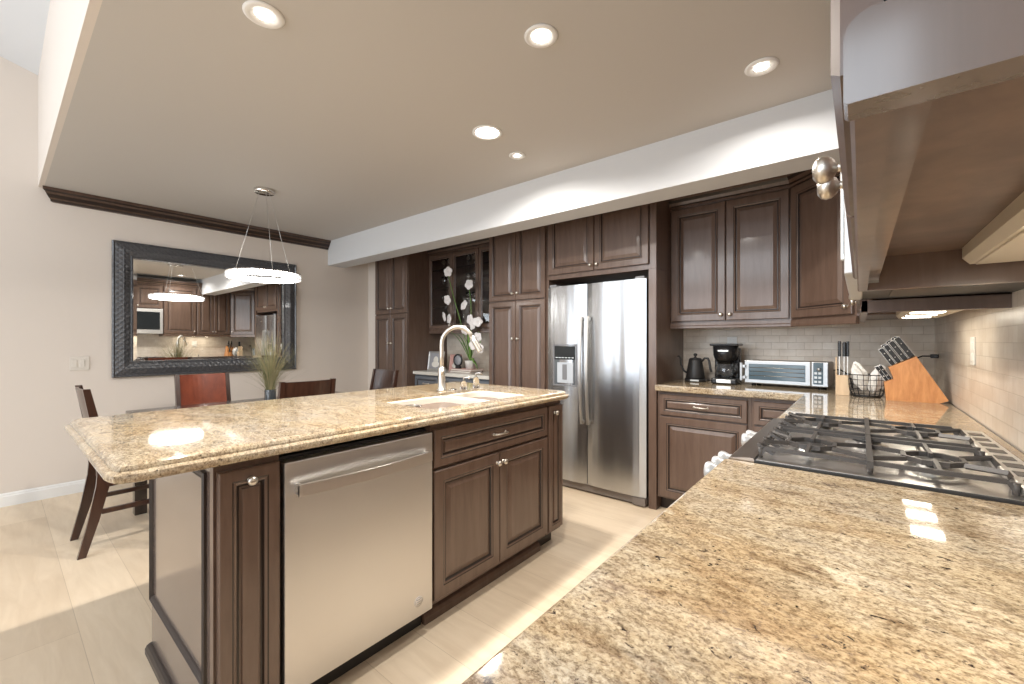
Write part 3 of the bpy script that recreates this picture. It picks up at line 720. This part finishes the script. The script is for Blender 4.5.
M().box((-.05, -.074, .010), (.05, -.069, .036), bev=.003).build('control_strip', STEELP, P)
M().box((-.035, -.089, .245), (.035, -.083, .255)).build('badge', STEELP, P)
# toaster oven
TST = plain('toaster_steel', (.46, .47, .48), .38, .85)
P = thing('toaster_oven', 'wide low steel toaster oven on the far counter', 'toaster oven', (-.655, 3.475, ZT), math.atan2(-.05, .5)); W = .50
M().box((.0, .012, .018), (W, .21, .182), bev=.012).build('body', plain('toaster_body', (.30, .25, .22), .35, .7), P)
M().box((0, 0, .018), (W-.095, .016, .182), bev=.006).build('door', TST, P)
M().box((.03, -.002, .045), (W-.125, .004, .158), bev=.003).build('door_window', BLUEG, P)
m = M()
for z in (.075, .105, .132): m.tube([(.035, -.0035, z), (W-.13, -.0035, z)], .0022, 6)
m.build('heating_rods', plain('rods', (.65, .62, .55), .2, .9), P)
M().box((W-.095, 0, .018), (W, .016, .182), bev=.006).build('control_panel', TST, P)
M().box((W-.082, -.002, .035), (W-.028, .002, .178), bev=.002).build('display', BLUEG, P)
m = M()
for i in range(2):
    for j in range(3): m.box((W-.076+i*.022, -.004, .045+j*.028), (W-.060+i*.022, -.002, .060+j*.028), bev=.001)
m.build('buttons', plain('pale_buttons', (.6, .65, .7), .4), P)
M().lathe([(0, 0), (.012, 0), (.011, -.012), (0, -.013)], (W-.05, -.002, .135), axis='y').build('dial', TST, P)
M().box((-.022, -.028, .035), (-.006, -.012, .165), bev=.003).box((-.010, -.022, .05), (.012, 0, .07)).box((-.010, -.022, .13), (.012, 0, .15)).build('door_handle', TST, P)
for x in (.05, W-.05): M().lathe([(0, 0), (.014, 0), (.014, .02), (0, .02)], (x, .05, 0)).lathe([(0, 0), (.014, 0), (.014, .02), (0, .02)], (x, .18, 0)).build('foot', BLACK, P)
M().tube([(W-.01, .19, .12), (W+.03, .20, .13), (W+.06, .21, .11), (W+.09, .20, .07), (W+.10, .18, .01)], .004, 6).build('power_cord', BLACK, P)
# tall wooden knife holder
P = thing('utensil_holder', 'narrow pale wooden holder standing left of the wire basket', 'holder', (-.085, 3.22, ZT), 0)
M().box((-.028, -.04, 0), (.038, .04, .118), bev=.002).box((-.028, -.04, .118), (-.022, .04, .225)).build('block', PALEW, P)
for i, (dx, dy, h, lb) in enumerate(((-.010, -.02, .32, 'black-handled knife at the left of the narrow pale holder'), (.012, -.015, .315, 'black-handled knife in the middle of the narrow pale holder'), (.028, .0, .318, 'black-handled knife at the right of the narrow pale holder'))):
    K = thing('knife', lb, 'knife', (-.085+dx, 3.22+dy, ZT+.1185), 0, 'knives in the narrow pale holder')
    M().box((-.0015, -.012, 0), (.0015, .012, .11)).build('blade', STEELP, K)
    M().box((-.008, -.013, .11), (.008, .013, h-.118), bev=.004).build('handle', BLACK, K)
# wire basket with white cloth
P = thing('wire_basket', 'small black wire basket holding white cloths left of the knife block', 'basket', (.030, 3.17, ZT))
m = M()
def ell(rx, ry, z): return [(rx*math.cos(2*PI*i/28), ry*math.sin(2*PI*i/28), z) for i in range(28)]
for z, q in ((.004, .75), (.012, .86), (.04, .96), (.07, 1.0), (.10, 1.0), (.128, 1.02)): m.tube(ell(.082*q, .062*q, z), .0018 if z < .12 else .003, 5, closed=True)
for i in range(18):
    a = 2*PI*i/18; m.tube([(.082*q*math.cos(a), .062*q*math.sin(a), z) for z, q in ((.004, .75), (.012, .86), (.04, .96), (.07, 1), (.128, 1.02))], .0015, 5)
for i in range(-2, 3): m.tube([(-.06, i*.018, .004), (.06, i*.018, .004)], .0015, 5)
m.build('wire_frame', WIRE, P)
def cloth(c, sx, sy, h, seed, lb, tilt):
    random.seed(seed); m = M(); t = bmesh.new(); bmesh.ops.create_icosphere(t, subdivisions=3, radius=1)
    for v in t.verts:
        a = math.atan2(v.co.y, v.co.x); f = 1+.16*math.sin(a*5+seed+v.co.z*3)+.10*math.sin(v.co.z*9+a*2)
        v.co = Vector((v.co.x*sx*f, v.co.y*sy*f, v.co.z*h*(1+.14*math.sin(a*3+seed))))
        v.co = Matrix.Rotation(tilt, 3, 'Y') @ v.co
    m._merge(t, 0, False); tag(m.build('cloth', CLOTH, None, c), lb, 'cloth', 'cloths in the wire basket')
cloth((-.002, 3.17, ZT+.115), .034, .036, .080, 1, 'crumpled white cloth at the left of the wire basket', -.25)
cloth((.076, 3.172, ZT+.105), .032, .036, .080, 4, 'crumpled white cloth at the right of the wire basket', .3)
# big slanted knife block
P = thing('knife_block', 'slanted orange-brown wooden knife block in the corner of the counter', 'knife block', (.11, 3.06, ZT))
poly = [(0.0, 0), (.205, 0), (.238, .016), (.118, .240), (.010, .178), (.030, .116), (-.008, .098)]
m = M(); m.prism(poly, 0, .115, 'y'); bmesh.ops.remove_doubles(m.b, verts=m.b.verts[:], dist=1e-5)
m.build('block', BLOCKW, P)
dirv = Vector((-.52, 0, .854)); nrm = Vector((.866, 0, .5))
def knife(px_, pz_, y, L_, wd, lb):
    K = thing('knife', lb, 'knife', (.11+px_, 3.06+y, ZT+pz_), 0, 'knives in the slanted knife block')
    a = math.atan2(dirv.x, dirv.z); R_ = Matrix.Rotation(a, 3, 'Y')
    M().box((-wd/2, -.008, -.0), (wd/2, .008, L_), bev=.004, rot=None).build('handle', BLACK, K, rot=(0, a, 0))
    M().box((-wd/2-.002, -.003, .0), (wd/2+.002, .003, L_+.002), bev=.001).lathe([(0, -.0085), (.003, -.0085), (.003, .0085), (0, .0085)], (0, 0, L_*.3), 8, axis='y').lathe([(0, -.0085), (.003, -.0085), (.003, .0085), (0, .0085)], (0, 0, L_*.7), 8, axis='y').build('tang', STEELP, K, rot=(0, a, 0))
rows = [(.104, .236, .118, .024), (.078, .221, .112, .022), (.053, .206, .105, .02), (.030, .192, .10, .02)]
names = ['first', 'second', 'third', 'fourth']
for i, (a, b_, L_, wd) in enumerate(rows):
    knife(a, b_, .030, L_, wd, 'front-row black-handled knife, %s from the top of the slanted block' % names[i])
    if i < 3: knife(a-.006, b_-.002, .080, L_+.006, wd, 'back-row black-handled knife, %s from the top of the slanted block' % names[i])
for i, (a, b_) in enumerate(((.018, .113), (.004, .106))):
    knife(a, b_, .028+.0, .085, .014, 'short steak knife in the low step of the block, %s one' % ('upper' if i == 0 else 'lower'))
# outlets and plug
def plate(name, lb, loc, rz, w_, h_, sock=2, dark=False):
    P = thing(name, lb, 'outlet' if 'outlet' in name else 'switch', loc, rz)
    M().box((-w_/2, -.006, -h_/2), (w_/2, 0, h_/2), bev=.002).build('cover_plate', WPL if not dark and 'switch' not in name else PLATE, P)
    for i in range(sock):
        if 'switch' in name: M().box((-w_/2+.012+i*.046, -.010, -.032), (-w_/2+.042+i*.046, -.005, .032), bev=.002).build('rocker', PLATE, P)
        else: M().box((-.016, -.008, -.042+i*.045), (.016, -.005, -.008+i*.045), bev=.003).build('socket', GREYP if dark else WPL, P)
    return P
plate('wall_outlet', 'white wall outlet on the tile above the coffee maker', (-.79, YW-.0085, 1.235), 0, .072, .115)
plate('wall_outlet', 'pale outlet plate on the side wall tile right of the knife block', (XR-.0085, 2.55, 1.213), -PI/2, .075, .115)
plate('light_switch', 'double light switch on the left wall below the mirror corner', (XL+.0005, .445, 1.072), PI/2, .115, .115, 2)
P = thing('power_plug', 'black plug with cord on the side wall near the corner', 'plug', (XR-.009, 3.56, 1.165))
M().box((-.035, -.015, -.012), (0, .015, .012), bev=.004).build('plug_body', BLACK, P)
M().tube([(-.03, 0, 0), (-.07, -.01, .0), (-.11, -.02, -.02), (-.14, -.02, -.08), (-.145, -.02, -.228)], .004, 6).build('cord', BLACK, P)

# ------------------------------------------------------------------ desk things
def frame(lb, x, y, w_, h_, lean, rz, fm, pm, z=.902):
    P = thing('picture_frame', lb, 'picture frame', (x, y, z), rz)
    R_ = Matrix.Rotation(lean, 4, 'X')
    f = M().rings([rect(i-w_/2, i, w_/2-i, h_-i, yy) for i, yy in ((0, .008), (0, -.006), (.006, -.010), (.022, -.006), (.024, -.002))], cap1=False).build('frame', fm, P, rot=(-lean, 0, 0))
    M().box((-w_/2+.02, -.002, .02), (w_/2-.02, 0, h_-.02)).build('picture', pm, P, rot=(-lean, 0, 0))
    m = M(); m.sphere((0, -.004, h_*.55), w_*.16, sc=(1, .15, 1.1)).sphere((0, -.004, h_*.32), w_*.2, sc=(1.2, .12, .8)); m.build('printed_figure', PAPER, P, rot=(-lean, 0, 0))
    M().box((-.015, .02, 0), (.015, .065, .004)).build('stand', fm, P)
frame('silver picture frame on the desk beside the tall cabinet', -4.03, 3.42, .25, .235, .15, .12, FRAMEW, PHOTO1)
frame('pink picture frame on the desk behind the faucet', -3.77, 3.50, .19, .20, .15, 0, PHOTO2, PHOTO2)
P = thing('oval_picture_frame', 'small oval dark picture frame on the books beside the orchid', 'picture frame', (-3.60, 3.40, .9445))
M().lathe([(.055, .004), (.074, .004), (.074, -.008), (.066, -.012), (.055, -.006), (.055, .004)], (0, 0, .094), 28, axis='y').build('frame', BLACKM, P)
M().lathe([(0, 0), (.056, 0), (.056, -.003), (0, -.003)], (0, 0, .094), 28, axis='y').build('picture', PHOTO1, P)
M().box((-.03, -.015, 0), (.03, .03, .024), bev=.003).build('stand', BLACKM, P)
for i, (lb, z, dx, c) in enumerate((('thick brown book at the bottom of the desk stack', .902, 0, BOOKC), ('thinner pale book on top of the desk stack', .9245, .015, PHOTO2))):
    P = thing('book', lb, 'book', (-3.66+dx, 3.33, z)); t = .022 if i == 0 else .0195
    M().box((0, 0, 0), (.33, .20, .003)).box((0, 0, t-.003), (.33, .20, t)).box((0, .197, .003), (.33, .20, t-.003)).build('cover', c, P)
    M().box((.004, .004, .003), (.326, .197, t-.003)).build('pages', PAPER, P)
P = thing('orchid', 'white orchid in a pale pot on the desk books', 'plant', (-3.43, 3.43, .9445))
M().lathe([(0, 0), (.050, 0), (.065, .09), (.068, .095), (.060, .095), (.055, .085), (0, .085)], seg=20).build('pot', WPL, P)
def leaf(m, base, tip, wd, lift, mi=0):
    b = Vector(base); t = Vector(tip); n = 8; s = (t-b).cross(Vector((0, 0, 1))).normalized(); rr_ = []
    for i in range(n+1):
        u = i/n; p = b.lerp(t, u)+Vector((0, 0, lift*math.sin(PI*u))); q = wd*math.sin(PI*min(.97, u*.9+.08))
        rr_.append([p-s*q+Vector((0, 0, q*.3)), p+Vector((0, 0, -.002)), p+s*q+Vector((0, 0, q*.3)), p+Vector((0, 0, .002))])
    m.rings(rr_, smooth=True)
m = M()
for tx, ty, tz, wd in ((-.10, -.05, .30, .022), (-.05, -.03, .36, .024), (.05, -.04, .28, .022), (.12, -.06, .06, .02), (-.16, -.05, .40, .016), (.0, -.05, .42, .020), (-.24, -.07, .42, .012), (.16, -.04, .0, .014)): leaf(m, (0, 0, .08), (tx, ty, tz), wd, .05)
m.build('leaves', LEAFG, P)
stems = [[(0, 0, .08), (-.10, -.04, .5), (-.22, -.06, .85), (-.30, -.08, 1.14)], [(0, 0, .08), (.05, -.03, .45), (.06, -.05, .75), (.05, -.08, .97)], [(0, 0, .08), (.12, -.04, .3), (.20, -.07, .42), (.26, -.09, .22)]]
for s_ in stems: M().tube(s_, .004, 6).build('stem', LEAFG, P)
fl = [(-3.715, 2.07), (-3.715, 1.74), (-3.76, 1.545), (-3.70, 1.52), (-3.36, 1.89), (-3.43, 1.665), (-3.355, 1.50), (-3.30, 1.44), (-3.22, 1.47), (-3.24, 1.30), (-3.20, 1.18), (-3.42, 1.385), (-3.30, 1.22)]
FM = None
for i, (x, z) in enumerate(fl):
    if FM is None:
        m = M()
        for k in range(5):
            a = 2*PI*k/5+.3; c = Vector((math.cos(a)*.024, 0, math.sin(a)*.024)); m.sphere(c*1.25, .031, sc=(1, .22, 1), seg=10)
        m.sphere((0, -.01, 0), .009, seg=8)
        o = m.build('flower', PETAL, P); FM = o.data
    else: o = obj_from(FM, 'flower', P)
    o.location = (x+3.43, -.08-.01*(i % 3), z-.9445); o.rotation_euler = (.2*(i % 3), .5*i, .3-(i % 4)*.2)
# glassware inside the glass cabinet
WG = None
for i, (x, zi) in enumerate([(a, b_) for b_ in (.288, .518, .743) for a in (-4.07, -3.97, -3.87, -3.63, -3.53, -3.42, -3.2, -3.1)]):
    if WG is None:
        m = M().lathe([(0, 0), (.030, 0), (.030, .003), (.004, .008), (.004, .07), (.02, .085), (.034, .11), (.030, .155), (.0285, .155), (.032, .11), (.018, .088), (0, .08)], seg=16)
        o = m.build('wine_glass', GLASS); WG = o.data
    else: o = obj_from(WG, 'wine_glass')
    o.location = (x, 3.60, 1.398+zi+.0005)
    shelf = {.288: "lowest", .518: "middle", .743: "highest"}[zi]; bay = 'left' if x < -3.75 else ('middle' if x < -3.3 else 'right')
    tag(o, 'stemmed glass on the %s glass shelf behind the %s glass door' % (shelf, bay), 'glass', 'stemmed glasses in the glass cabinet, %s shelf, %s bay' % (shelf, bay))

# ------------------------------------------------------------------ dining corner
P = thing('dining_table', 'dark dining table mostly hidden behind the island', 'table', (-3.68, 1.40, 0))
M().box((-.45, -.80, .715), (.45, .80, .75), bev=.004).build('tabletop', TABLEW, P)
M().box((-.38, -.72, .64), (.38, .72, .714)).build('apron', TABLEW, P)
for sx in (-1, 1):
    for sy in (-1, 1): M().box((sx*.385-.035, sy*.73-.035, 0), (sx*.385+.035, sy*.73+.035, .714), bev=.003).build('leg', TABLEW, P)
def chair(lb, loc, rz, panel):
    """front of the chair faces local +y; origin under the seat centre"""
    P = thing('dining_chair', lb, 'chair', loc, rz, 'dining chairs around the table')
    w_ = .20
    for s in (-1, 1):
        x = s*(w_-.018)
        m = M(); r_ = []
        for y, z, d_ in ((-.285, 0, .018), (-.235, .20, .024), (-.195, .40, .030), (-.190, .47, .030), (-.215, .70, .022), (-.265, .975, .016)):
            r_.append([(x-.015, y-d_, z), (x+.015, y-d_, z), (x+.015, y+d_, z), (x-.015, y+d_, z)])
        m.rings(r_); m.build('rear_leg', CHAIRW, P)
        m = M(); m.rings([[(x-.014, .185-.016, 0), (x+.014, .185-.016, 0), (x+.014, .215, 0), (x-.014, .215, 0)], [(x-.017, .165, .41), (x+.017, .165, .41), (x+.017, .205, .41), (x-.017, .205, .41)]]); m.build('front_leg', CHAIRW, P)
        M().box((x-.009, -.20, .23), (x+.009, .18, .258)).build('side_stretcher', CHAIRW, P)
    M().box((-w_+.01, -.19, .385), (w_-.01, .20, .435), bev=.003).build('seat_frame', CHAIRW, P)
    M().box((-w_-.01, -.20, .436), (w_+.01, .215, .475), bev=.014).build('seat', BLACKM, P)
    m = M(); n = 10; rr_ = []
    for i in range(n+1):
        t = i/n; x = -w_+.03+(2*w_-.06)*t; bow = -.022*math.sin(PI*t); q = []
        for z in (.62, .80, .97):
            q.append((x, -.197-(z-.62)*.19+bow-.008, z))
        rr_.append(q+[(x, a[1]+.016, a[2]) for a in reversed([(0, -.197-(z-.62)*.19+bow-.008, z) for z in (.62, .80, .97)])])
    m.rings(rr_); m.build('backrest', panel, P)
    return P
chair('dark dining chair at the near left end of the table, legs fully in view', (-3.66, .60, 0), 0, CHAIRW)
chair('reddish-brown dining chair back on the wall side below the mirror', (-4.18, 1.15, 0), -PI/2, CHERRY)
chair('dark dining chair on the island side, right of the dry grass', (-3.33, 1.43, 0), PI/2, CHAIRW)
chair('dark dining chair at the far end of the table before the pantry', (-3.68, 2.22, 0), PI, CHAIRW)
# dry grass in a vase
P = thing('grass_arrangement', 'dry ornamental grass in a dark vase on the dining table', 'plant', (-3.66, 1.40, .7505))
M().lathe([(0, 0), (.040, 0), (.042, .01), (.041, .115), (.038, .12), (.034, .115), (.034, .02), (0, .02)], seg=24).build('vase', DARKPOT, P)
random.seed(3)
for kind, mat, N in (('dry_blades', GRASS1, 240), ('green_blades', GRASS2, 130)):
    m = M()
    for i in range(N):
        a = random.random()*2*PI; sp = random.random()**.7*.27*(1 if random.random() > .06 else 1.8); h = random.uniform(.36, .58)
        b0 = Vector((math.cos(a)*.02, math.sin(a)*.02, .03)); ti = Vector((math.cos(a)*sp, math.sin(a)*sp, h+.05-sp*.55)); wd = random.uniform(.0012, .0026)
        s_ = Vector((-math.sin(a), math.cos(a), 0)); rr_ = []
        for k in range(6):
            u = k/5; p = b0.lerp(ti, u); p.x -= math.cos(a)*sp*.30*math.sin(PI*u); p.y -= math.sin(a)*sp*.30*math.sin(PI*u)
            q = wd*(1-u*.75); rr_.append([p-s_*q, p+s_*q, p+Vector((math.cos(a), math.sin(a), 0))*q*.6])
        m.rings(rr_)
    tag(m.build(kind, mat, P), kind='stuff')

# mirror
P = thing('wall_mirror', 'large rectangular mirror in a dark embossed frame on the left wall', 'mirror', (XL, 0, 0))
my0, my1, mz0, mz1 = .64, 2.19, .94, 2.135
pf_ = [(0, .002), (0, .035), (.008, .042), (.018, .034), (.024, .036), (.075, .050), (.122, .030), (.128, .036), (.138, .034), (.142, .014)]
m = M(); m.rings([[(x, my0+i, mz0+i), (x, my1-i, mz0+i), (x, my1-i, mz1-i), (x, my0+i, mz1-i)] for i, x in pf_], cap0=False, cap1=False); m.build('frame', EMB, P)
M().box((.003, my0+.01, mz0+.01), (.010, my1-.01, mz1-.01)).build('backing', BLACKM, P)
gm = M(); gm.rings([[(x, my0+i, mz0+i), (x, my1-i, mz0+i), (x, my1-i, mz1-i), (x, my0+i, mz1-i)] for i, x in ((.139, .0105), (.139, .013), (.165, .016))]); gm.build('mirror_glass', MIRROR, P)

# pendant
PX, PY, PZ = -3.72, 1.38, 1.757
P = thing('ring_pendant_light', 'glowing crystal ring pendant hanging over the dining table', 'pendant light', (PX, PY, PZ))
def ringband(r0, r1, z0, z1, seg=72):
    m = M(); rr_ = []
    for i in range(seg+1):
        a = 2*PI*i/seg; c, s = math.cos(a), math.sin(a); rr_.append([(r0*c, r0*s, z0), (r1*c, r1*s, z0), (r1*c, r1*s, z1), (r0*c, r0*s, z1)])
    m.rings(rr_, cap0=False, cap1=False); bmesh.ops.remove_doubles(m.b, verts=m.b.verts[:], dist=1e-5); return m
ringband(.232, .248, .002, .040).build('light_band', RINGM, P)
ringband(.228, .268, .040, .046).build('top_rim', CHROME, P)
m = M()
for i in range(72):
    a = 2*PI*i/72
    for z in (.007, .030):
        m.sphere((.259*math.cos(a+(z > .02)*.044), .259*math.sin(a+(z > .02)*.044), z+.002), .0100, seg=6, sc=(1, 1, 1))
for f in m.b.faces: f.smooth = False
tag(m.build('crystals', CRYST, P), kind='stuff')
M().lathe([(0, ZC-PZ-.0), (.075, ZC-PZ), (.075, ZC-PZ-.022), (.070, ZC-PZ-.028), (0, ZC-PZ-.028)], seg=32).build('canopy', CHROME, P)
for a in (3.82, 1.85, -.14):
    M().tube([(.045*math.cos(a), .045*math.sin(a), ZC-PZ-.028), (.248*math.cos(a), .248*math.sin(a), .046)], .0016, 6).build('suspension_wire', FRAMEW, P)

# recessed ceiling lights
CL = [(-1.73, .64, .062, .50, 'recessed ceiling light at the top left of the ceiling', 24), (-.99, 1.39, .060, .62, 'brightest starburst recessed ceiling light at the top centre', 16),
      (-.34, 2.17, .060, .50, 'recessed ceiling light nearest the wall cabinets at upper right', 8.5), (-1.69, 1.83, .078, .85, 'large bright recessed ceiling light above the sink', 26),
      (-1.745, 2.18, .048, .45, 'smallest recessed ceiling light nearest the white beam', 6)]
for x, y, r, q, lb, pw in CL:
    P = thing('recessed_light', lb, 'ceiling light', (x, y, ZC), 0, 'recessed ceiling lights')
    M().lathe([(r*q, -.001), (r*1.12, -.001), (r*1.12, -.004), (r*.98, -.009), (r*q, -.003), (r*q, -.001)], seg=32).build('trim_ring', TRIMW, P)
    M().lathe([(0, -.0005), (r*q, -.0005), (r*q, -.0025), (0, -.0025)], seg=32).build('lens', LAMPW, P)
    area('can_light', (0, 0, -.012), (0, 0, 0), r*1.9*q, 0, pw*1.0, WARM, 'DISK', P, spread=2.8)
